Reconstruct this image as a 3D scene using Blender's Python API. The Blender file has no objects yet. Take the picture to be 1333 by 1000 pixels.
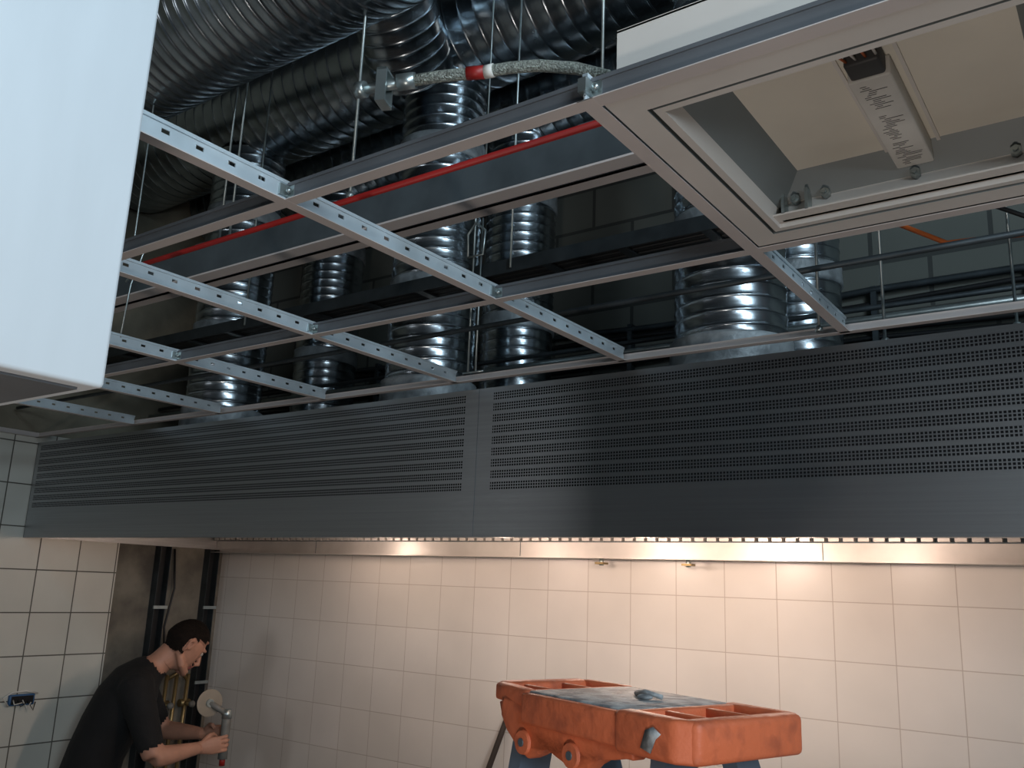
import bpy, bmesh, math, random
from mathutils import Vector, Matrix
random.seed(4)
FL=-2.47          # floor level (ceiling grid plane is z=0)
C=bpy.context.scene.collection
def L(r,g,b):
    f=lambda c:(c/255/12.92) if c/255<=.04045 else ((c/255+.055)/1.055)**2.4
    return (f(r),f(g),f(b),1)
# ------------------------------------------------------------------ materials
def mat(name,col,rough=.5,metal=0,var=.15,vs=6,bump=0,bs=60,col2=None,stretch=(1,1,1),rvar=.0,spec=.5,emit=None,es=0,p0=.35,p1=.65):
    m=bpy.data.materials.new(name); m.use_nodes=True; nt=m.node_tree; N=nt.nodes; K=nt.links
    b=N['Principled BSDF']; b.inputs['Roughness'].default_value=rough; b.inputs['Metallic'].default_value=metal
    b.inputs['Specular IOR Level'].default_value=spec
    tc=N.new('ShaderNodeTexCoord'); mp=N.new('ShaderNodeMapping'); mp.inputs['Scale'].default_value=stretch
    K.new(tc.outputs['Object'],mp.inputs['Vector'])
    n=N.new('ShaderNodeTexNoise'); n.inputs['Scale'].default_value=vs; n.inputs['Detail'].default_value=5
    K.new(mp.outputs[0],n.inputs['Vector'])
    r=N.new('ShaderNodeValToRGB'); c2=col2 or tuple(c*(1-var*2) for c in col[:3])+(1,)
    r.color_ramp.elements[0].position=p0; r.color_ramp.elements[1].position=p1
    r.color_ramp.elements[0].color=c2; r.color_ramp.elements[1].color=col
    K.new(n.outputs['Fac'],r.inputs[0]); K.new(r.outputs[0],b.inputs['Base Color'])
    if rvar:
        mr=N.new('ShaderNodeMapRange'); mr.inputs['To Min'].default_value=rough-rvar; mr.inputs['To Max'].default_value=rough+rvar
        K.new(n.outputs['Fac'],mr.inputs['Value']); K.new(mr.outputs[0],b.inputs['Roughness'])
    if bump:
        n2=N.new('ShaderNodeTexNoise'); n2.inputs['Scale'].default_value=bs; n2.inputs['Detail'].default_value=4
        K.new(mp.outputs[0],n2.inputs['Vector'])
        bp=N.new('ShaderNodeBump'); bp.inputs['Strength'].default_value=bump; bp.inputs['Distance'].default_value=.01
        K.new(n2.outputs['Fac'],bp.inputs['Height']); K.new(bp.outputs[0],b.inputs['Normal'])
    if emit: b.inputs['Emission Color'].default_value=emit; b.inputs['Emission Strength'].default_value=es
    return m
def brickmat(name,axes,off,w,h,mortar,c1,c2,cm,rough,offset=0,bump=.4,smooth=.1,spec=.5):
    m=bpy.data.materials.new(name); m.use_nodes=True; nt=m.node_tree; N=nt.nodes; K=nt.links
    b=N['Principled BSDF']; b.inputs['Specular IOR Level'].default_value=spec
    tc=N.new('ShaderNodeTexCoord'); sp=N.new('ShaderNodeSeparateXYZ'); K.new(tc.outputs['Object'],sp.inputs[0])
    cb=N.new('ShaderNodeCombineXYZ')
    for i in range(2):
        a=N.new('ShaderNodeMath'); a.operation='ADD'; a.inputs[1].default_value=off[i]
        K.new(sp.outputs[axes[i]],a.inputs[0]); K.new(a.outputs[0],cb.inputs[i])
    br=N.new('ShaderNodeTexBrick'); br.offset=offset; br.squash=1
    br.inputs['Scale'].default_value=1; br.inputs['Mortar Size'].default_value=mortar; br.inputs['Mortar Smooth'].default_value=smooth
    br.inputs['Bias'].default_value=0; br.inputs['Brick Width'].default_value=w; br.inputs['Row Height'].default_value=h
    br.inputs['Color1'].default_value=c1; br.inputs['Color2'].default_value=c2; br.inputs['Mortar'].default_value=cm
    K.new(cb.outputs[0],br.inputs['Vector'])
    n=N.new('ShaderNodeTexNoise'); n.inputs['Scale'].default_value=3; n.inputs['Detail'].default_value=6; K.new(tc.outputs['Object'],n.inputs['Vector'])
    mr=N.new('ShaderNodeMapRange'); mr.inputs['To Min'].default_value=.82; mr.inputs['To Max'].default_value=1.08; K.new(n.outputs['Fac'],mr.inputs['Value'])
    mx=N.new('ShaderNodeMix'); mx.data_type='RGBA'; mx.blend_type='MULTIPLY'; mx.inputs[0].default_value=1
    K.new(br.outputs['Color'],mx.inputs[6]); K.new(mr.outputs[0],mx.inputs[7]); K.new(mx.outputs[2],b.inputs['Base Color'])
    r2=N.new('ShaderNodeMapRange'); r2.inputs['To Min'].default_value=rough; r2.inputs['To Max'].default_value=.9; K.new(br.outputs['Fac'],r2.inputs['Value']); K.new(r2.outputs[0],b.inputs['Roughness'])
    inv=N.new('ShaderNodeMath'); inv.operation='SUBTRACT'; inv.inputs[0].default_value=1; K.new(br.outputs['Fac'],inv.inputs[1])
    bp=N.new('ShaderNodeBump'); bp.inputs['Strength'].default_value=bump; bp.inputs['Distance'].default_value=.003
    K.new(inv.outputs[0],bp.inputs['Height']); K.new(bp.outputs[0],b.inputs['Normal'])
    return m
M={}
M['tile']=brickmat('white_wall_tile_back',(0,2),(-.411+.8*5,.63+.2*20),.2,.2,.0016,L(228,221,214),L(223,216,208),L(192,180,170),.3,bump=.25)
M['tile_l']=brickmat('white_wall_tile_left',(1,2),(-.09+.2*40,.63+.2*20),.2,.2,.003,L(212,210,200),L(203,201,191),L(98,94,86),.3)
M['block']=brickmat('concrete_block',(0,2),(5,5),.4,.2,.008,L(104,106,100),L(92,95,90),L(64,66,64),.9,offset=.5,bump=.6)
M['plaster']=mat('raw_plaster',L(140,134,118),.9,0,.2,4,.4,25)
M['concrete']=mat('bare_concrete',L(128,122,110),.9,0,.25,5,.5,20,col2=L(84,80,74))
M['floor']=mat('floor_tile_grey',L(70,64,60),.6,0,.2,3,.2,20)
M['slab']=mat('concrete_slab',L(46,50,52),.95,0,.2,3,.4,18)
M['galv']=mat('galvanised_spiral_steel',L(186,196,203),.25,1,.16,7,.03,40,rvar=.07)
M['galv2']=mat('galvanised_sheet_worn',L(214,220,225),.5,.15,.04,5,0,90,rvar=.04,stretch=(1,3,.6))
M['collar']=mat('sealed_duct_collar',L(165,172,176),.55,.35,.25,14,.4,40)
M['teew']=mat('tee_white_flange',L(208,200,197),.45,.1,.05,5)
M['teeg']=mat('tee_galvanised_web',L(212,224,231),.38,.5,.08,12)
M['steel']=mat('brushed_stainless',L(166,168,170),.35,1,.05,3,.10,30,stretch=(.4,1,40))
M['steelw']=mat('hood_inner_steel',L(212,207,202),.38,.45,.08,6)
M['dark']=mat('dark_void',L(14,15,17),.8)
M['black']=mat('black_cable',L(26,27,29),.5)
M['chan']=mat('steel_channel_grey',L(92,102,108),.5,.4,.15,8)
M['cross']=mat('tee_grey_web',L(104,108,113),.5,.2,.1,8)
M['tray']=mat('cable_tray_steel',L(72,79,83),.5,.6,.2,10)
M['red']=mat('red_pipe_paint',L(150,26,22),.5)
M['braid']=mat('braided_hose',L(185,190,180),.4,.7,.3,300,.8,400)
M['brass']=mat('brass',L(150,130,90),.4,.7)
M['zinc']=mat('zinc_hardware',L(175,185,185),.35,.85,.1,20)
M['fixw']=mat('fixture_white_paint',L(214,209,203),.45,0,.04,5)
M['fixc']=mat('fixture_cream_back_plate',L(226,220,206),.6,0,.04,6)
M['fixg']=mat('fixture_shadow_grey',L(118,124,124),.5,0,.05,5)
M['label']=mat('label_white',L(222,219,212),.5)
M['ink']=mat('label_ink',L(60,60,60),.6)
M['orange']=mat('ladder_orange_plastic',L(204,104,66),.55,0,.12,26,.25,50,col2=L(174,88,58),p0=.3,p1=.5)
M['grime']=mat('dusty_grey_tray',L(172,174,174),.65,.1,.25,30,.3,60,col2=L(112,114,116),p0=.4,p1=.6)
M['rail']=mat('ladder_blue_grey_rail',L(104,118,134),.45,.3,.1,10)
M['orcable']=mat('orange_cable',L(190,95,40),.5)
M['blue']=mat('blue_outlet_box',L(50,95,140),.5)
M['shirt']=mat('black_tshirt',L(17,17,19),.9,0,.2,10,.4,30)
M['trouser']=mat('dark_work_trousers',L(32,33,38),.9,0,.2,10,.4,30)
M['skin']=mat('skin',L(180,132,110),.55,0,.06,20)
M['hair']=mat('dark_brown_hair',L(26,18,13),.85,0,.3,60,.5,150,spec=.2)
M['shoe']=mat('work_boot',L(40,34,28),.7)
M['lip']=mat('lips',L(140,82,74),.5)
M['eye']=mat('eye_dark',L(30,22,18),.2)
M['eyew']=mat('eye_white',L(190,182,172),.3)
M['tool']=mat('tool_grey_plastic',L(120,120,116),.5)
M['disc']=mat('pale_disc',L(150,140,126),.4)
M['streak']=mat('shadow_streak_dark',L(66,56,48),.6)  # dark tone standing for a shadow streak
M['lampglass']=mat('hood_lamp_glass',L(255,220,180),.4,emit=(1,.78,.6,1),es=3)

# perforated stainless: rows of square holes grouped in bands of three
def perfmat():
    m=M['steel'].copy(); m.name='perforated_stainless'; nt=m.node_tree;N=nt.nodes;K=nt.links
    b=N['Principled BSDF']
    tc=N.new('ShaderNodeTexCoord'); sp=N.new('ShaderNodeSeparateXYZ'); K.new(tc.outputs['Object'],sp.inputs[0])
    def mth(op,a,bv=None,c=None):
        n=N.new('ShaderNodeMath'); n.operation=op
        for i,x in enumerate((a,bv,c)):
            if x is None: continue
            if isinstance(x,(int,float)): n.inputs[i].default_value=x
            else: K.new(x,n.inputs[i])
        return n.outputs[0]
    zz=mth('ADD',sp.outputs[2],1.032)       # band phase
    fb=mth('MULTIPLY',mth('FRACT',mth('DIVIDE',zz,.0345)),.0345)
    inb=mth('LESS_THAN',fb,.0255)
    fr=mth('FRACT',mth('DIVIDE',fb,.0085))
    fx=mth('FRACT',mth('DIVIDE',mth('ADD',sp.outputs[0],10),.0088))
    hz=mth('MULTIPLY',mth('GREATER_THAN',fr,.17),mth('LESS_THAN',fr,.83))
    hx=mth('MULTIPLY',mth('GREATER_THAN',fx,.17),mth('LESS_THAN',fx,.83))
    h=mth('MULTIPLY',inb,mth('MULTIPLY',hz,hx))
    old=b.inputs['Base Color'].links[0].from_socket
    mx=N.new('ShaderNodeMix'); mx.data_type='RGBA'; K.new(h,mx.inputs[0]); K.new(old,mx.inputs[6]); mx.inputs[7].default_value=(.008,.008,.009,1)
    K.new(mx.outputs[2],b.inputs['Base Color'])
    K.new(mth('SUBTRACT',1,h),b.inputs['Metallic'])
    K.new(mth('ADD',mth('MULTIPLY',h,.5),.34),b.inputs['Roughness'])
    K.new(mth('SUBTRACT',.5,mth('MULTIPLY',h,.45)),b.inputs['Specular IOR Level'])
    return m
M['perf']=perfmat()

# ------------------------------------------------------------------ builder
class B:
    def __init__(s,name): s.name=name; s.bm=bmesh.new(); s.ms=[]
    def mi(s,m):
        if m not in s.ms: s.ms.append(m)
        return s.ms.index(m)
    def face(s,vs,m,smooth=False):
        try: f=s.bm.faces.new(vs)
        except ValueError: return
        f.material_index=s.mi(m); f.smooth=smooth; return f
    def box(s,x0,x1,y0,y1,z0,z1,m,T=None):
        P=[Vector((x,y,z)) for z in (z0,z1) for y in (y0,y1) for x in (x0,x1)]
        if T is not None: P=[T@p for p in P]
        v=[s.bm.verts.new(p) for p in P]
        for q in ((0,2,3,1),(4,5,7,6),(0,1,5,4),(2,6,7,3),(0,4,6,2),(1,3,7,5)): s.face([v[i] for i in q],m)
    def bbox(s,x0,x1,y0,y1,z0,z1,m,bev=.005,T=None,seg=2):
        t=bmesh.new(); r=bmesh.ops.create_cube(t,size=1)
        for v in t.verts: v.co=Vector(((x0+x1)/2+v.co.x*(x1-x0),(y0+y1)/2+v.co.y*(y1-y0),(z0+z1)/2+v.co.z*(z1-z0)))
        bmesh.ops.bevel(t,geom=list(t.edges),offset=bev,segments=seg,affect='EDGES',profile=.5)
        s.merge(t,m,T,True)
    def merge(s,t,m,T=None,smooth=False):
        mp={}
        for v in t.verts: mp[v]=s.bm.verts.new(T@v.co if T is not None else v.co)
        for f in t.faces: s.face([mp[v] for v in f.verts],m,smooth)
        t.free()
    def prism(s,poly,z0,z1,m,T=None,bev=.008,seg=3):
        t=bmesh.new(); lo=[t.verts.new((x,y,z0)) for x,y in poly]; hi=[t.verts.new((x,y,z1)) for x,y in poly]; n=len(poly)
        t.faces.new(lo[::-1]); t.faces.new(hi)
        for k in range(n): t.faces.new((lo[k],lo[(k+1)%n],hi[(k+1)%n],hi[k]))
        if bev: bmesh.ops.bevel(t,geom=list(t.edges),offset=bev,segments=seg,affect='EDGES',profile=.5)
        s.merge(t,m,T,True)
    def tube(s,pts,rad,m,n=12,cap=True,flat=None):
        pts=[Vector(p) for p in pts]; rings=[]; prev=None
        for i,p in enumerate(pts):
            if i==0: d=pts[1]-p
            elif i==len(pts)-1: d=p-pts[i-1]
            else: d=(pts[i+1]-p).normalized()+(p-pts[i-1]).normalized()
            d.normalize()
            if flat is not None: u=Vector(flat)
            elif prev is None: u=Vector((0,0,1)) if abs(d.z)<.9 else Vector((1,0,0))
            else: u=prev
            u=(u-d*u.dot(d)).normalized(); prev=u; w=d.cross(u)
            r=rad[i] if isinstance(rad,(list,tuple)) else rad
            a,b=r if isinstance(r,(list,tuple)) else (r,r)
            rings.append([s.bm.verts.new(p+u*a*math.cos(t)+w*b*math.sin(t)) for t in [2*math.pi*k/n for k in range(n)]])
        for A,Bq in zip(rings,rings[1:]):
            for k in range(n): s.face([A[k],A[(k+1)%n],Bq[(k+1)%n],Bq[k]],m,True)
        if cap:
            s.face(rings[0][::-1],m); s.face(rings[-1],m)
    def beam(s,a,q,wx,wy,m,T):
        a=Vector(a);q=Vector(q); v=[]
        for p in (a,q):
            for dx,dy in ((-wx,-wy),(wx,-wy),(wx,wy),(-wx,wy)): v.append(s.bm.verts.new(T@(p+Vector((dx,dy,0)))))
        for k in range(4): s.face([v[k],v[(k+1)%4],v[4+(k+1)%4],v[4+k]],m)
        s.face(v[:4][::-1],m); s.face(v[4:],m)
    def ball(s,c,r,m,sc=(1,1,1),T=None,n=16):
        t=bmesh.new(); bmesh.ops.create_uvsphere(t,u_segments=n,v_segments=n//2+2,radius=r)
        for v in t.verts: v.co=Vector((v.co.x*sc[0],v.co.y*sc[1],v.co.z*sc[2]))
        Tm=Matrix.Translation(Vector(c)); 
        if T is not None: Tm=Tm@T
        s.merge(t,m,Tm,True)
    def done(s,parent=None,recalc=True,mods=None):
        if recalc: bmesh.ops.recalc_face_normals(s.bm,faces=s.bm.faces)
        me=bpy.data.meshes.new(s.name); s.bm.to_mesh(me); s.bm.free()
        for m in s.ms: me.materials.append(M[m])
        o=bpy.data.objects.new(s.name,me); C.objects.link(o)
        if parent: o.parent=parent
        return o

# ------------------------------------------------------------------ room shell
w=B('wall_back')
w.box(-1.0,6.5,1.15,1.30,FL,-.30,'tile'); w.box(-1.0,6.5,1.16,1.30,-.30,2.2,'block'); w.done()
w=B('wall_left')
w.box(-1.0,-.84,-5,.50,FL,.02,'tile_l'); w.box(-1.0,-.852,.50,1.15,FL,.02,'concrete')
w.box(-1.0,-.85,-5,1.15,.02,2.2,'plaster'); w.done()
w=B('floor'); w.box(-1.0,6.5,-5,1.3,FL-.1,FL,'floor'); w.done()
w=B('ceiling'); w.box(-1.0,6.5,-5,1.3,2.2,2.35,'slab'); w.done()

# ------------------------------------------------------------------ extraction hood against back wall
h=B('exhaust_hood')
zt,zb=-.025,-.479; XR=5.6
h.box(-.835,XR,0,1.145,zt-.004,zt,'steel')
def frontstrip(x0,x1,z0,z1,m): h.box(x0,x1,0,.003,z0,z1,m)
pz1,pz0=-.034,-.034-.0345*9
frontstrip(-.835,XR,pz1,zt-.004,'steel'); frontstrip(-.835,XR,zb,pz0,'steel')
frontstrip(-.835,-.80,pz0,pz1,'steel'); frontstrip(-.80,1.835,pz0,pz1,'perf')
frontstrip(1.835,1.945,pz0,pz1,'steel'); frontstrip(1.945,XR-.05,pz0,pz1,'perf'); frontstrip(XR-.05,XR,pz0,pz1,'steel')
h.box(1.8875,1.8885,-.0008,.0,zb,zt,'chan')
h.box(-.835,-.832,0,1.145,zb,zt,'steel'); h.box(XR-.003,XR,0,1.145,zb,zt,'steel')
h.box(-.835,XR,0,.03,zb-.003,zb,'steel'); h.box(-.835,XR,.028,.031,zb,zb+.03,'steelw')   # gutter lip
h.box(-.83,XR-.01,1.09,1.10,zb-.014,-.430,'steelw'); h.box(-.83,XR-.01,1.05,1.145,zb-.017,zb-.013,'steelw')
for x in (-.0,1.3,2.6,3.9): h.box(x,x+.002,1.088,1.09,zb-.014,-.430,'chan')
h.box(-.83,XR-.01,.03,.035,-.44,-.10,'steelw')
x=-.82
while x<XR-.06:     # baffle filter bank
    h.box(x,x+.036,1.06,1.09,-.426,-.2,'steelw'); x+=.05
h.box(-.83,XR-.01,1.092,1.1,-.430,-.1,'chan')
h.box(-.83,XR-.01,.03,1.1,-.18,-.17,'dark')
for x in (1.72,2.10):   # small nozzles
    h.tube([(x,1.07,zb-.015),(x,1.07,zb-.045)],.010,'zinc',8); h.box(x-.02,x+.02,1.05,1.09,zb-.040,zb-.032,'brass')
h.done()
lp=B('hood_lamp')
for x in (.75,2.25): 
    lp.bbox(x-.3,x+.3,.50,.62,-.38,-.34,'lampglass',.01); lp.box(x-.32,x+.32,.49,.63,-.34,-.18,'steelw')
lp.done()

# near hood (bright corner upper left)
h=B('exhaust_hood')
h.bbox(1.5,2.86,-3.4,-1.735,-.478,-.02,'galv2',.004)
h.box(1.53,2.845,-3.3,-1.75,-.4800,-.4779,'cross')
h.done()

# ------------------------------------------------------------------ ceiling grid
g=B('ceiling_grid')
def main_tee(X,y0,y1):
    g.box(X-.012,X+.012,y0,y1,0,.0015,'teew')
    g.box(X-.0012,X+.0012,y0,y1,.0015,.020,'teeg'); g.box(X-.0012,X+.0012,y0,y1,.027,.034,'teeg')
    g.box(X-.004,X+.004,y0,y1,.034,.040,'teeg')
    g.box(X-.0019,X+.0019,y0,y1,.007,.0085,'teeg')
    y=y0
    while y<y1:
        e=min(y+.046,y1); g.box(X-.0012,X+.0012,y,e,.020,.027,'teeg'); y+=.06
def cross_tee(Y,x0,x1):
    g.box(x0,x1,Y-.012,Y+.012,.0002,.0017,'teew'); g.box(x0,x1,Y-.001,Y+.001,.0017,.030,'cross')
    g.box(x0,x1,Y-.0035,Y+.0035,.030,.036,'cross')
for n in range(0,8):
    X=.6*n; main_tee(X,-3.6 if n<5 else -1.224,-.012)
    for Y in (-.612,-1.212,-1.812,-2.412):
        if n>4 and Y<-1.3: continue
        g.box(X-.006,X+.006,Y-.02,Y+.02,.010,.030,'zinc'); g.box(X-.003,X+.02,Y-.002,Y+.002,.008,.034,'zinc')
        if n<7: g.ball((X+.014,Y-.008,.018),.005,'zinc',n=8)
for Y in (-.612,-1.212): cross_tee(Y,-.84,4.6)
for Y in (-1.812,-2.412,-3.012): cross_tee(Y,-.84,2.4)
g.box(-.84,5.0,-.024,-.0005,0,.0015,'teew'); g.box(-.84,5.0,-.002,-.0005,0,.024,'teew')   # wall angle on hood
g.box(-.84,-.816,-3.6,0,0,.0015,'teew'); g.box(-.84,-.838,-3.6,0,0,.024,'teew')
g.done()

# ------------------------------------------------------------------ spiral ducts
PH=[(0,0),(.30,0),(.38,.35),(.45,1),(.55,1),(.62,.35),(.70,0),(.85,0)]
def spiral(bld,p0,p1,r,pitch=.042,m='galv',n=56,rib=.0022,wd=.03):
    p0=Vector(p0);p1=Vector(p1);d=(p1-p0);Ln=d.length;d.normalize()
    u=Vector((0,0,1)) if abs(d.z)<.9 else Vector((1,0,0)); u=(u-d*u.dot(d)).normalized(); w_=d.cross(u)
    prev=None; sc=wd/pitch
    for t in range(-1,int(Ln/pitch)+2):
        for ph,k in PH:
            ph2=.5+(ph-.5)*(sc if .25<ph<.75 else 1)
            ring=[]
            for j in range(n+1):
                a=2*math.pi*j/n; s=pitch*(t+ph2+j/n); s=min(max(s,0),Ln); rr=r+rib*k
                ring.append(bld.bm.verts.new(p0+d*s+u*rr*math.cos(a)+w_*rr*math.sin(a)))
            if prev:
                for j in range(n):
                    q=[prev[j],prev[j+1],ring[j+1],ring[j]]
                    if (q[0].co-q[3].co).length>1e-5 or (q[1].co-q[2].co).length>1e-5: bld.face(q,m,True)
            prev=ring
def collar(bld,c,r,z0,z1,m='collar'):
    bld.tube([(c[0],c[1],z0),(c[0],c[1],z0+.004),(c[0],c[1],z0+.012),(c[0],c[1],z1-.012),(c[0],c[1],z1-.004),(c[0],c[1],z1)],[r-.004,r+.005,r+.006,r+.003,r+.004,r-.006],m,40)
D=.163
for (x,y,flip) in ((.18,.30,0),(1.41,.30,0),(2.59,.30,0),(.25,.82,1),(1.43,.82,1),(2.62,.82,1)):
    d=B('spiral_duct'); r=D if not flip else .152
    spiral(d,(x,y,-.02),(x,y,1.34),r)
    collar(d,(x,y),r+.012,-.024,.10 if not flip else .06); collar(d,(x,y),r+.003,.42,.49); collar(d,(x,y),r+.003,.98,1.06)
    d.done()
d=B('spiral_duct'); spiral(d,(-.8,.30,1.55),(5.5,.30,1.55),.24,.07); d.done()
d=B('spiral_duct'); spiral(d,(-.8,.84,1.5),(5.5,.84,1.5),.22,.07); d.done()
d=B('spiral_duct'); spiral(d,(-.8,-.81,.97),(2.75,-.81,.97),.20,.04,rib=.003,wd=.03); d.done()
d=B('spiral_duct'); spiral(d,(1.41,.10,1.30),(1.75,-.75,1.75),.16,.05)
d.done()

# ------------------------------------------------------------------ services above grid
b=B('steel_channel')
b.box(-.8,5,-.60,-.595,.28,.375,'chan'); b.box(-.8,5,-.60,-.555,.275,.28,'teew'); b.box(-.8,5,-.60,-.555,.375,.38,'chan')
b.box(-.8,5,-.50,-.46,.30,.304,'teew'); b.box(-.8,5,-.50,-.496,.30,.34,'chan')
for x in (-.2,1.2,2.6,4.0): b.box(x,x+.04,-.60,-.46,.38,.384,'chan'); b.tube([(x+.02,-.53,.384),(x+.02,-.53,2.2)],.004,'zinc',6)
b.done()
b=B('sprinkler_pipe'); b.tube([(-.8,-.98,.122),(3.6,-.98,.122)],.0062,'red',12)
b.tube([(3.6,-.98,.122),(3.6,-.98,.9),(3.6,-.98,2.2)],.0062,'red',12); b.done()
b=B('cable_tray')
b.box(-.8,5,-.01,-.006,.34,.385,'tray'); b.box(-.8,5,.10,.104,.34,.385,'tray')
for i in range(22): b.box(-.75+i*.26,-.72+i*.26,-.006,.10,.342,.348,'tray')
for i in range(5): b.tube([(-.8,.012+i*.018,.358),(2,.012+i*.018,.356+.003*(i%2)),(5,.012+i*.018,.358)],.008,'black',6)
for x in (.7,2.0,3.2): b.tube([(x,-.016,.35),(x,-.016,2.2)],.004,'zinc',6)
b.done()
b=B('electrical_cable_run')
for k,(z,y,r) in enumerate(((.27,1.13,.012),(.30,1.14,.009),(.34,1.13,.014),(.22,1.14,.008),(.16,1.13,.012),(.44,1.14,.01),(.48,1.13,.014),(.12,1.14,.008))):
    pts=[(-.8+i*.45,y,z+.012*math.sin(i*1.7+k)) for i in range(14)]; b.tube(pts,r,'black' if k%3 else 'tray',6)
for i in range(12): b.box(-.7+i*.5,-.68+i*.5,1.12,1.155,.10,.5,'tray')
b.done()
b=B('electrical_conduit')
b.tube([(-.8,.55,.20),(5.4,.55,.20)],.011,'zinc',8); b.tube([(-.8,.60,.25),(5.4,.60,.25)],.009,'tray',8)
b.tube([(-.8,-.14,.12),(5.4,-.14,.13)],.008,'tray',8); b.done()
b=B('orange_cable'); b.tube([(3.02,.3,.75),(3.03,.28,.5),(3.08,.25,.36),(3.2,.22,.27),(3.4,.2,.25),(3.7,.2,.27),(4.2,.2,.5)],.007,'orcable',8); b.done()
b=B('black_cable'); b.tube([(3.1,.16,.75),(3.2,.16,.5),(3.3,.15,.33),(3.42,.15,.25),(3.7,.15,.22),(4.2,.15,.5)],.006,'black',8); b.done()
for (x,y,z0) in ((3.06,.12,.0),(2.05,-.75,.28),(2.95,-.05,.0),(3.33,.3,.05),(1.3,-.55,.4)):
    b=B('threaded_rod'); b.tube([(x,y,z0),(x,y,2.2)],.004,'zinc',6); b.tube([(x,y,z0),(x,y,z0+.012)],.009,'zinc',6); b.done()
b=B('wire_hanger')
x,y=1.9,-.04
b.tube([(x-.03,y,.02),(x-.03,y,.66),(x-.02,y,.70),(x,y,.72),(x+.02,y,.70),(x+.022,y,.66)],.0035,'zinc',6)
b.tube([(x+.0,y,.02),(x+.0,y,.53)],.0035,'zinc',6); b.tube([(x-.05,y,.02),(x+.03,y,.02)],.0035,'zinc',6)
b.tube([(x-.045,y-.01,.40),(x-.05,y-.01,.48),(x-.01,y-.02,.51),(x+.02,y-.01,.48),(x+.015,y-.01,.40),(x-.045,y-.01,.40)],.004,'zinc',6)
b.tube([(x,y,.71),(x,y,2.2)],.003,'zinc',6)
b.done()
for (X,Y) in ((1.2,-.80),(.6,-.75)):
    b=B('wire_hanger'); b.tube([(X,Y,.03),(X-.02,Y+.02,.2),(X+.01,Y+.03,.3),(X,Y,.34),(X,Y,2.2)],.0025,'zinc',6); b.tube([(X-.012,Y,.2),(X+.03,Y,.24),(X-.012,Y,.28)],.003,'zinc',6); b.done()
# braided sprinkler hose
b=B('sprinkler_hose')
hp=[(2.69,-1.235,.125),(2.74,-1.215,.128),(2.79,-1.19,.13),(2.84,-1.175,.13),(2.88,-1.16,.128),(2.93,-1.135,.12),(2.97,-1.115,.105),(3.0,-1.10,.08),(3.01,-1.08,.05)]
b.tube(hp,.009,'braid',12)
b.tube([(2.775,-1.198,.13),(2.80,-1.186,.13)],.0102,'red',12); b.tube([(2.80,-1.186,.13),(2.815,-1.183,.13)],.0102,'label',12)
b.tube([(2.615,-1.262,.12),(2.645,-1.252,.121),(2.69,-1.235,.125)],[.007,.008,.009],'zinc',8)
b.tube([(2.675,-1.242,.124),(2.70,-1.23,.126)],.014,'zinc',6)
b.tube([(2.61,-1.264,.12),(2.625,-1.26,.12)],.013,'zinc',8)
T=Matrix.Translation((2.655,-1.25,.122))@Matrix.Rotation(.4,4,'Z')
for a in ((-.008,.008,-.016,-.012),(-.008,.008,.012,.016)): b.box(a[0],a[1],a[2],a[3],-.03,.022,'zinc',T)
b.box(-.008,.008,-.016,.016,-.034,-.030,'zinc',T); b.box(-.008,.008,-.016,.016,.018,.022,'zinc',T)
b.done()

# ------------------------------------------------------------------ recessed light fixture
f=B('recessed_light_fixture')
x0,x1,y0,y1=3.014,3.586,-1.198,-.626
def ring(a0,a1,z0,z1,m):
    X0,X1,Y0,Y1=x0+a0,x1-a0,y0+a0,y1-a0; x_0,x_1,y_0,y_1=x0+a1,x1-a1,y0+a1,y1-a1
    o=[(X0,Y0),(X1,Y0),(X1,Y1),(X0,Y1)]; i=[(x_0,y_0),(x_1,y_0),(x_1,y_1),(x_0,y_1)]
    vo=[f.bm.verts.new((p[0],p[1],z0)) for p in o]; vi=[f.bm.verts.new((p[0],p[1],z1)) for p in i]
    for k in range(4): f.face([vo[k],vo[(k+1)%4],vi[(k+1)%4],vi[k]],m)
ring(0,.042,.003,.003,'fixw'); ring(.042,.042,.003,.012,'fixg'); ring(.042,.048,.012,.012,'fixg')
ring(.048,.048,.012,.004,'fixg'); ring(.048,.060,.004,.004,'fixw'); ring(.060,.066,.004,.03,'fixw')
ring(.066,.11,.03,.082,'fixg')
ring(0,0,.003,.03,'fixw'); ring(.0,.012,.03,.03,'fixw'); ring(.012,.012,.03,.115,'fixw')
f.box(x0+.012,x1-.012,y0+.012,y1-.012,.112,.116,'fixw')
f.box(x0+.10,x1-.10,y0+.10,y1-.05,.080,.086,'fixc')
f.box(x0+.07,x1-.07,y1-.075,y1-.068,.01,.082,'fixw')
f.box(x0+.06,x1-.06,y1-.10,y1-.068,.01,.013,'fixw')
for x in (3.11,3.16,3.30,3.44):
    f.tube([(x,y1-.076,.04),(x,y1-.09,.04)],.008,'zinc',6); f.tube([(x,y1-.09,.04),(x,y1-.096,.04)],.004,'zinc',6)
f.box(3.09,3.095,y1-.10,y1-.076,.012,.05,'zinc'); f.box(3.13,3.135,y1-.10,y1-.076,.012,.05,'zinc')
f.bbox(3.275,3.33,-1.0,-.715,.050,.080,'label',.003)
for k in range(52):
    if k in (14,15,16,17,34,35): continue
    a=3.284+random.random()*.012; e=a+.006+random.random()*.022; yy=-.985+k*.005
    f.box(a,min(e,3.322),yy,yy+.0012,.0496,.0502,'ink')
f.bbox(3.280,3.325,-1.04,-1.0,.052,.080,'ink',.004); f.bbox(3.28,3.325,-.715,-.68,.055,.08,'label',.003)
for k in range(4): f.tube([(3.285+k*.012,-1.035,.06),(3.28+k*.014,-1.065,.055),(3.285+k*.01,-1.09,.08)],.0018,'label' if k%2 else 'orcable',6)
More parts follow.
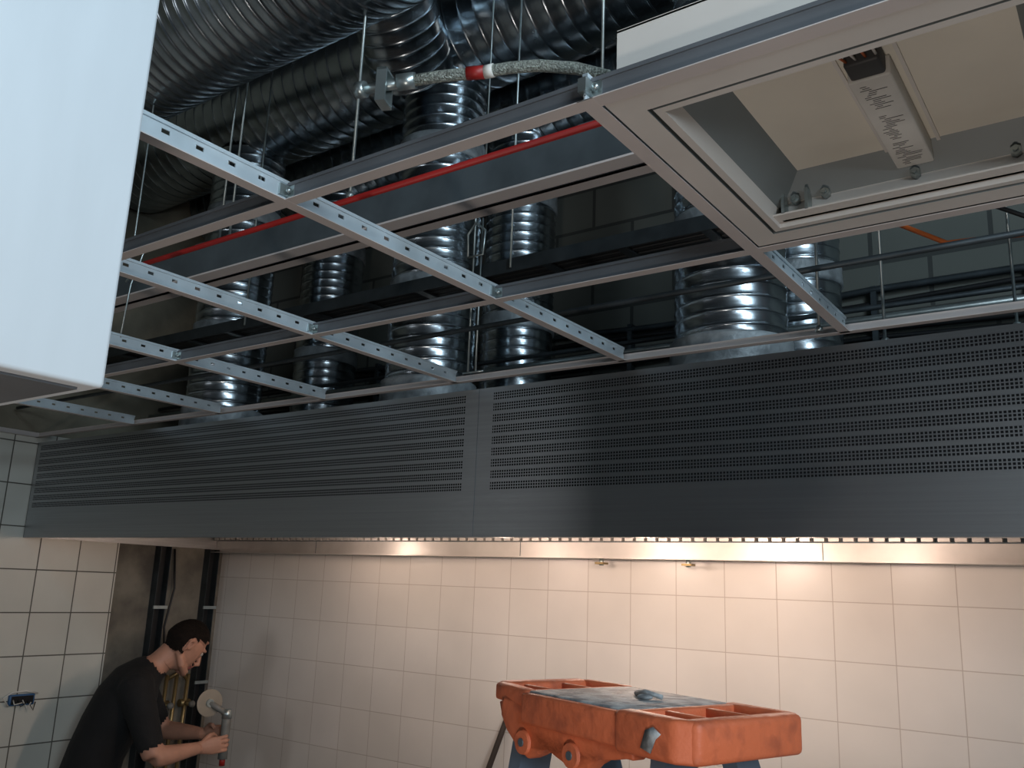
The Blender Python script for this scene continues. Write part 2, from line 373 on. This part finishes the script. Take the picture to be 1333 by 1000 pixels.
f.box(3.262,3.267,-1.08,-.66,.076,.081,'fixw'); f.box(3.338,3.343,-1.08,-.66,.076,.081,'fixw')
f.done()
b=B('red_pipe_fitting'); b.tube([(3.09,-1.05,.14),(3.25,-1.08,.14)],.024,'red',20); b.tube([(3.09,-1.05,.14),(3.105,-1.053,.14)],.03,'red',20); b.tube([(3.235,-1.077,.14),(3.25,-1.08,.14)],.03,'red',20); b.done()

# ------------------------------------------------------------------ stepladder
s=B('stepladder')
T=Matrix.Translation((2.80,-.715,-.795))@Matrix.Rotation(math.radians(-19),4,'Z')
s.prism([(-.262,-.075),(-.245,-.105),(-.12,-.128),(-.12,-.095),(-.215,-.085)],-.030,0,'orange',T,.008)
s.prism([(-.258,.09),(-.215,.095),(-.12,.10),(-.12,.13),(-.24,.122)],-.034,0,'orange',T,.008)
s.prism([(-.268,-.07),(-.262,-.09),(-.222,-.095),(-.222,.105),(-.258,.105)],-.032,.001,'orange',T,.010)
s.prism([(-.142,-.12),(-.122,-.12),(-.122,.12),(-.142,.12)],-.05,-.002,'orange',T,.006)
s.prism([(-.13,-.131),(.13,-.135),(.13,-.112),(-.13,-.11)],-.055,-.004,'orange',T,.007)
s.prism([(-.13,.11),(.13,.11),(.13,.13),(-.13,.13)],-.05,-.004,'orange',T,.006)
s.prism([(.115,-.138),(.235,-.135),(.262,-.112),(.262,-.10),(.115,-.10)],-.060,0,'orange',T,.009)
s.prism([(.115,.10),(.255,.10),(.255,.12),(.235,.13),(.115,.13)],-.055,0,'orange',T,.008)
s.prism([(.228,-.125),(.266,-.115),(.262,.12),(.228,.12)],-.060,0,'orange',T,.010)
s.prism([(.122,-.12),(.142,-.12),(.142,.12),(.122,.12)],-.055,-.001,'orange',T,.006)
s.box(-.225,-.14,-.10,.10,-.020,-.014,'orange',T); s.box(.14,.23,-.11,.11,-.026,-.018,'orange',T)
for yy in (-.05,.04): s.bbox(-.225,-.14,yy-.006,yy+.006,-.016,-.003,'orange',.003,T); s.bbox(.14,.23,yy-.006,yy+.006,-.02,-.003,'orange',.003,T)
s.bbox(-.125,.125,-.118,.118,-.03,-.001,'grime',.004,T)
s.tube([T@Vector((.0,.02,.003)),T@Vector((.03,.01,.010)),T@Vector((.06,.02,.004))],.004,'grime',6)
s.ball(T@Vector((0,.03,.003)),.010,'grime',(1.3,1,.6)); s.ball(T@Vector((.04,.0,.003)),.009,'grime',(1.6,1,.5))
# paint scuff on the front face, moulded skirt with arches and hinge bosses
s.prism([(.175,-.045),(.185,-.02),(.20,-.014),(.215,-.022),(.205,-.03),(.195,-.05)],.1372,.1392,'grime',T@Matrix.Rotation(math.radians(90),4,'X'),0)
sk=[(-.20,-.030),(-.205,-.05),(-.185,-.075),(-.15,-.10),(-.12,-.112),(-.09,-.10),(-.065,-.08),(-.04,-.095),(.0,-.112),(.04,-.10),(.065,-.075),(.10,-.07),(.14,-.072),(.14,-.02),(-.20,-.02)]
Ts=T@Matrix.Rotation(math.radians(90),4,'X')
s.prism([(x,z) for x,z in sk],.090,.120,'orange',Ts,.006)
s.prism([(x,z) for x,z in sk],-.10,-.075,'orange',Ts,.006)
for x in (-.13,0): s.tube([T@Vector((x,-.10,-.086)),T@Vector((x,-.126,-.086))],[.024,.019],'orange',14); s.tube([T@Vector((x,-.125,-.086)),T@Vector((x,-.128,-.086))],.007,'chan',10)
s.bbox(-.07,.12,-.095,-.085,-.07,-.03,'orange',.004,T)
zf=FL+.795
for e in (-1,1):
    for (yo,ye,th) in ((-.05,-.30,.034),(.07,.72,.026)):
        s.beam((e*.17-.01,yo,-.035),(e*.24-.01,ye,zf+.03),.016,th,'rail',T)
        s.bbox(e*.24-.035,e*.24+.015,ye-.045,ye+.045,zf,zf+.05,'ink',.006,T)
for k in range(1,6):
    t=k/6; z=-.035+(zf+.035)*t; y=-.05-.25*t; hw=.17+.07*t
    s.bbox(-hw-.01,hw-.01,y-.045,y+.045,z-.012,z+.012,'rail',.004,T)
    if k in (2,4): yb=.07+.65*t; s.bbox(-hw-.01,hw-.01,yb-.01,yb+.01,z-.01,z+.01,'rail',.004,T)
s.done()
b=B('shadow_streak_rod'); b.tube([(.88,.86,FL),(1.225,1.125,-1.20),(1.233,1.132,-1.172),(1.236,1.134,-1.16)],[.013,.012,.013,.006],'streak',12); b.done()  # added rod in place of a shadow streak on the back wall

# ------------------------------------------------------------------ left wall services
for y in (.72,1.03):
    b=B('metal_wall_stud')
    b.box(-.852,-.80,y-.003,y,FL,-.48,'tray'); b.box(-.852,-.80,y+.06,y+.063,FL,-.48,'tray'); b.box(-.852,-.849,y,y+.06,FL,-.48,'black')
    for z in (-.8,-1.2,-1.7): b.box(-.80,-.792,y-.01,y+.073,z-.008,z+.008,'zinc')
    b.done()
b=B('wall_cable'); b.tube([(-.83,.82,-.49),(-.82,.84,-.7),(-.81,.80,-.9),(-.82,.83,-1.1)],.006,'black',8); b.done()  # black cable hanging down the left wall
b=B('water_valve_assembly')
for y in (.84,.90,.97): b.tube([(-.80,y,FL+.3),(-.80,y,-1.5),(-.79,y,-1.15)],.010,'brass',8)
for y in (.84,.97): b.tube([(-.80,y-.03,-1.3),(-.80,y+.03,-1.3)],.02,'brass',10); b.tube([(-.80,y,-1.3),(-.74,y,-1.3)],.013,'brass',8); b.ball((-.73,y,-1.3),.018,'tool')
b.tube([(-.80,.84,-1.18),(-.76,.9,-1.13),(-.8,.97,-1.18)],.010,'brass',8)
b.done()
b=B('outlet_box')
b.bbox(-.842,-.825,.05,.17,-1.25,-1.20,'blue',.006); b.box(-.826,-.822,.06,.16,-1.243,-1.207,'dark')
for k in range(4): b.tube([(-.83,.07+k*.02,-1.22),(-.79,.06+k*.03,-1.24-.01*k),(-.80,.10+k*.02,-1.235)],.003,'black' if k%2 else 'label',6)
b.tube([(-.825,.05,-1.25),(-.82,.02,-1.21),(-.825,.06,-1.19),(-.82,.12,-1.185),(-.825,.18,-1.20)],.004,'label',6)
b.done()

# ------------------------------------------------------------------ worker
F=Vector((.55,.835,0)).normalized(); S=Vector((F.y,-F.x,0)); O=Vector((-.34,.51,0)); U=Vector((0,0,1))
def W(s_,r_,z_): return O+F*s_+S*r_+Vector((0,0,z_))
def remesh(b,vox,smooth=3):
    o=b.done(); md=o.modifiers.new('r','REMESH'); md.mode='VOXEL'; md.voxel_size=vox
    sm=o.modifiers.new('s','SMOOTH'); sm.iterations=smooth; sm.factor=.6
    bpy.context.view_layer.update(); dg=bpy.context.evaluated_depsgraph_get()
    me=bpy.data.meshes.new_from_object(o.evaluated_get(dg)); o.modifiers.clear(); old=o.data; o.data=me; bpy.data.meshes.remove(old)
    for p in me.polygons: p.use_smooth=True
    return o
def setm(o,names,fn):
    o.data.materials.clear()
    for n in names: o.data.materials.append(M[n])
    for p in o.data.polygons: p.material_index=names.index(fn(p.center))
worker=bpy.data.objects.new('worker',None); C.objects.link(worker)
b=B('body')
b.tube([W(-.28,0,-1.62),W(-.27,0,-1.55),W(-.245,0,-1.43),W(-.205,0,-1.32),W(-.155,0,-1.21),W(-.11,0,-1.13),W(-.07,0,-1.08),W(-.03,0,-1.05)],
       [(.11,.14),(.125,.175),(.12,.165),(.125,.17),(.13,.19),(.115,.19),(.08,.13),(.055,.065)],'shirt',24,flat=F)
b.tube([W(-.06,0,-1.08),W(-.005,0,-1.02),W(.04,0,-.97)],[.062,.056,.055],'skin',16)
sh=[]
for e,el,wr in ((1,W(.0,.25,-1.42),W(.20,.13,-1.40)),(-1,W(.03,-.27,-1.38),W(.22,-.06,-1.37))):
    a=W(-.11,e*.17,-1.14)
    b.tube([W(-.11,e*.08,-1.12),a,a.lerp(el,.25)],[.075,.074,.064],'shirt',16)
    b.tube([a,a.lerp(el,.35),a.lerp(el,.75),el],[.07,.064,.054,.044],'shirt',16)
    b.tube([el,el.lerp(wr,.3),el.lerp(wr,.7),wr],[.043,.044,.034,.027],'skin',16)
    hip=W(-.28,e*.09,-1.60); kn=W(-.20,e*.12,-2.00); an=W(-.29,e*.14,-2.39)
    b.tube([hip,hip.lerp(kn,.4),kn],[.095,.085,.062],'trouser',18); b.tube([kn,kn.lerp(an,.35),an],[.062,.06,.045],'trouser',18)
    b.tube([an+Vector((0,0,.03)),an+Vector((0,0,-.03))],.048,'shoe',14)
    b.tube([W(-.35,e*.14,-2.43),W(-.29,e*.14,-2.425),W(-.18,e*.15,-2.437),W(-.09,e*.155,-2.442)],[(.036,.04),(.042,.043),(.032,.046),(.022,.035)],'shoe',14,flat=U)
    sh.append((a,el,wr))
body=remesh(b,.011,4)
def bm_fn(c):
    for a,el,wr in sh:
        dm=(wr-el); t=(c-el).dot(dm)/dm.length_squared
        q=el+dm*max(0,min(1.1,t)); 
        if (c-q).length<.062:
            ua=(el-a); ta=(c-a).dot(ua)/ua.length_squared
            if t>.12 or ta>.84: return 'skin'
    if c.z>-1.08 and (c-W(0.0,0,-1.02)).length<.085 and (c-W(-.06,0,-1.09)).dot((F*.6+U).normalized())>.022: return 'skin'
    if c.z<-2.36: return 'shoe'
    return 'trouser' if c.z<-1.56 else 'shirt'
setm(body,['shirt','trouser','skin','shoe'],bm_fn); body.parent=worker
nm=[v.normal.copy() for v in body.data.vertices]; sk=set()
for p in body.data.polygons:
    if p.material_index in (2,): sk.update(p.vertices)
for v in body.data.vertices:
    if v.index not in sk: v.co+=nm[v.index]*.006
# head
hb=B('head'); tilt=math.radians(38)
HC=W(.085,0,-.955)
Rm=Matrix((F,-S,U)).transposed().to_4x4()      # local x=forward, y=left, z=up
HT=Matrix.Translation(HC)@Rm@Matrix.Rotation(math.radians(20),4,'Z')@Matrix.Rotation(tilt,4,'Y')
t=bmesh.new(); bmesh.ops.create_uvsphere(t,u_segments=32,v_segments=24,radius=1)
for v in t.verts:
    x,y,z=v.co; X=x*.098; Y=y*.076; Z=z*.118
    if z<0: 
        X=X*(1+.12*z)+(.018*(-z)); Y*=(1+.30*z)
        if x<0: X+=.035*(-z)*(-x)
    if x>.6: X-=.008*(x-.6)/.4
    v.co=(X,Y,Z)
hb.merge(t,'skin',HT,True)
def H(x,y,z): return HT@Vector((x,y,z))
hb.tube([H(.085,0,.022),H(.100,0,-.005),H(.114,0,-.028),H(.098,0,-.040)],[.007,.010,.013,.010],'skin',10)
hb.tube([H(.075,.045,.028),H(.092,.02,.032),H(.092,-.02,.032),H(.075,-.045,.028)],.009,'skin',8)
hb.tube([H(.084,.02,-.058),H(.098,0,-.056),H(.084,-.02,-.058)],.006,'skin',8)
hb.tube([H(.084,.018,-.069),H(.095,0,-.070),H(.084,-.018,-.069)],.006,'skin',8)
hb.ball(H(.082,0,-.098),.018,'skin'); 
hb.tube([H(-.02,.05,-.05),H(.03,.052,-.085),H(.08,.02,-.098)],.018,'skin',10); hb.tube([H(-.02,-.05,-.05),H(.03,-.052,-.085),H(.08,-.02,-.098)],.018,'skin',10)
for e in (1,-1):
    hb.tube([H(-.012,e*.072,-.03),H(-.018,e*.084,-.012),H(-.022,e*.088,.012),H(-.008,e*.084,.026),H(.004,e*.078,.012),H(.0,e*.074,-.02)],.007,'skin',8)
hb.tube([W(-.005,0,-1.03),W(.06,0,-.97)],.056,'skin',16)
head=remesh(hb,.0042,2); inv=HT.inverted()
def hf(c):
    l=inv@c
    if abs(l.y)>.074 and -.04<l.z<.034 and l.x>-.035: return 'skin'
    if l.z>.065 and l.x<.09: return 'hair'
    if l.z>.045 and l.x<.05: return 'hair'
    if l.x<-.012 and l.z>-.055 : return 'hair'
    if l.x<.012 and l.z>.0: return 'hair'
    if l.x>.078 and abs(l.y)<.022 and -.075<l.z<-.052: return 'lip'
    return 'skin'
setm(head,['skin','hair','lip'],hf); head.parent=worker
nm=[v.normal.copy() for v in head.data.vertices]; hs=set()
for p in head.data.polygons:
    if p.material_index==1: hs.update(p.vertices)
for i in hs: head.data.vertices[i].co+=nm[i]*(.009+.002*random.random())
eb=B('eyes')
for e in (1,-1): eb.ball(H(.080,e*.030,.010),.011,'eyew'); eb.ball(H(.088,e*.031,.009),.005,'eye')
eb.done(worker)
def hand(name,wr,d,palmn,side):
    hb=B(name); d=d.normalized(); pn=(palmn-d*palmn.dot(d)).normalized(); sd=d.cross(pn); 
    if sd.dot(side)<0: sd=-sd
    P=lambda a,b_,c: wr+d*a+sd*b_+pn*c
    hb.tube([P(-.02,0,0),P(.015,0,0),P(.05,0,.0),P(.088,0,.004)],[(.021,.026),(.018,.032),(.016,.040),(.014,.038)],'skin',14,flat=pn)
    for k,(off,ln) in enumerate(((.029,.068),(.010,.076),(-.010,.071),(-.028,.056))):
        a=P(.075,off,.002); k1=P(.088+ln*.42,off*1.05,.012); k2=k1+(d*.35+pn*.9).normalized()*ln*.36; k3=k2+(pn*.5-d*.8).normalized()*ln*.30
        hb.tube([a,P(.09,off,.001),k1,k2,k3],[.0095,.0092,.0088,.008,.0065],'skin',10)
    hb.tube([P(.015,.022,.006),P(.04,.042,.018),P(.062,.044,.038),P(.078,.030,.050)],[.014,.0125,.0105,.008],'skin',10)
    o=remesh(hb,.0032,2); setm(o,['skin'],lambda c:'skin'); o.parent=worker
a,el,wr=sh[0]; hand('hand_right',wr,F*.95+U*.1-S*.1,-S,U)
a,el,wr=sh[1]; hand('hand_left',wr,F*.8+U*.1+S*.45,S,U)
b=B('angle_grinder'); 
c=W(.305,.085,-1.36)
b.tube([c-U*.10,c-U*.02,c+U*.05,c+U*.09],[.022,.020,.022,.022],'tool',14)
b.tube([c+U*.08,c+U*.12],[.024,.020],'zinc',14)
ax=(F*.35+S*.9).normalized()
b.tube([c+U*.10,c+U*.10-ax*.04],.014,'zinc',12)
dc=c+U*.15-F*.085
b.tube([dc,dc+ax*.004],.062,'disc',36); b.tube([dc-ax*.004,dc+ax*.012],.018,'zinc',16); b.tube([c+U*.10,dc],.014,'tool',10)
b.tube([c-U*.09,c-U*.13],.014,'red',10)
b.done()

# ------------------------------------------------------------------ lights
def area(name,loc,tgt,sx,sy,p,col):
    l=bpy.data.lights.new(name,'AREA'); l.shape='RECTANGLE'; l.size=sx; l.size_y=sy; l.energy=p; l.color=col
    o=bpy.data.objects.new(name,l); C.objects.link(o); o.location=loc
    o.rotation_euler=(Vector(tgt)-Vector(loc)).to_track_quat('-Z','Y').to_euler(); return o
def point(name,loc,p,col,r=.04):
    l=bpy.data.lights.new(name,'POINT'); l.energy=p; l.color=col; l.shadow_soft_size=r
    o=bpy.data.objects.new(name,l); C.objects.link(o); o.location=loc; return o
for x,y,p in ((.45,.85,1.5),(1.1,.45,3.8),(1.7,.42,8),(2.25,.42,11.5),(2.75,.42,5.5)):
    point('hood_lamp_light',(x,y,-.455),p,(1,.76,.62),.05)
area('daylight_doorway',(5.5,-2.9,.0),(2.5,-1.2,-.1),1.1,1.1,68,(.78,.91,1))
area('void_fill_light',(5.2,-1.6,1.0),(1.5,.3,.3),.6,.5,40,(.68,.87,1))  # added fill above the grid so the ducts catch highlights
area('kitchen_ceiling_light',(.6,-4.6,-.2),(1.8,0,-.2),.8,.5,12,(.95,.97,1))
sl=bpy.data.lights.new('floor_fill_spot','SPOT'); sl.energy=75; sl.color=(1,.89,.80); sl.spot_size=math.radians(85); sl.spot_blend=.6; sl.shadow_soft_size=.15  # added upward fill, brightens tee flanges and fixture underside
so=bpy.data.objects.new('floor_fill_spot',sl); C.objects.link(so); so.location=(3.5,-2.9,-2.3)
so.rotation_euler=(Vector((2.7,-1.3,0))-Vector(so.location)).to_track_quat('-Z','Y').to_euler()
wd=bpy.data.worlds.new('world'); bpy.context.scene.world=wd; wd.use_nodes=True
wd.node_tree.nodes['Background'].inputs[0].default_value=(.55,.62,.7,1); wd.node_tree.nodes['Background'].inputs[1].default_value=.035

# ------------------------------------------------------------------ camera
yw,pt,rl=.6281,.2266,.0395
f_=Vector((-math.sin(yw)*math.cos(pt),math.cos(yw)*math.cos(pt),math.sin(pt))); rt=Vector((math.cos(yw),math.sin(yw),0)); up=rt.cross(f_)
r2=rt*math.cos(rl)+up*math.sin(rl); u2=-rt*math.sin(rl)+up*math.cos(rl)
cam=bpy.data.cameras.new('camera'); co=bpy.data.objects.new('camera',cam); C.objects.link(co)
mm=Matrix((r2,u2,-f_)).transposed().to_4x4(); mm.translation=Vector((3.5455,-2.1115,-.6234)); co.matrix_world=mm
cam.lens=36*1146.42/1333; cam.sensor_width=36; cam.clip_start=.02
bpy.context.scene.camera=co
bpy.context.scene.view_settings.view_transform='Standard'
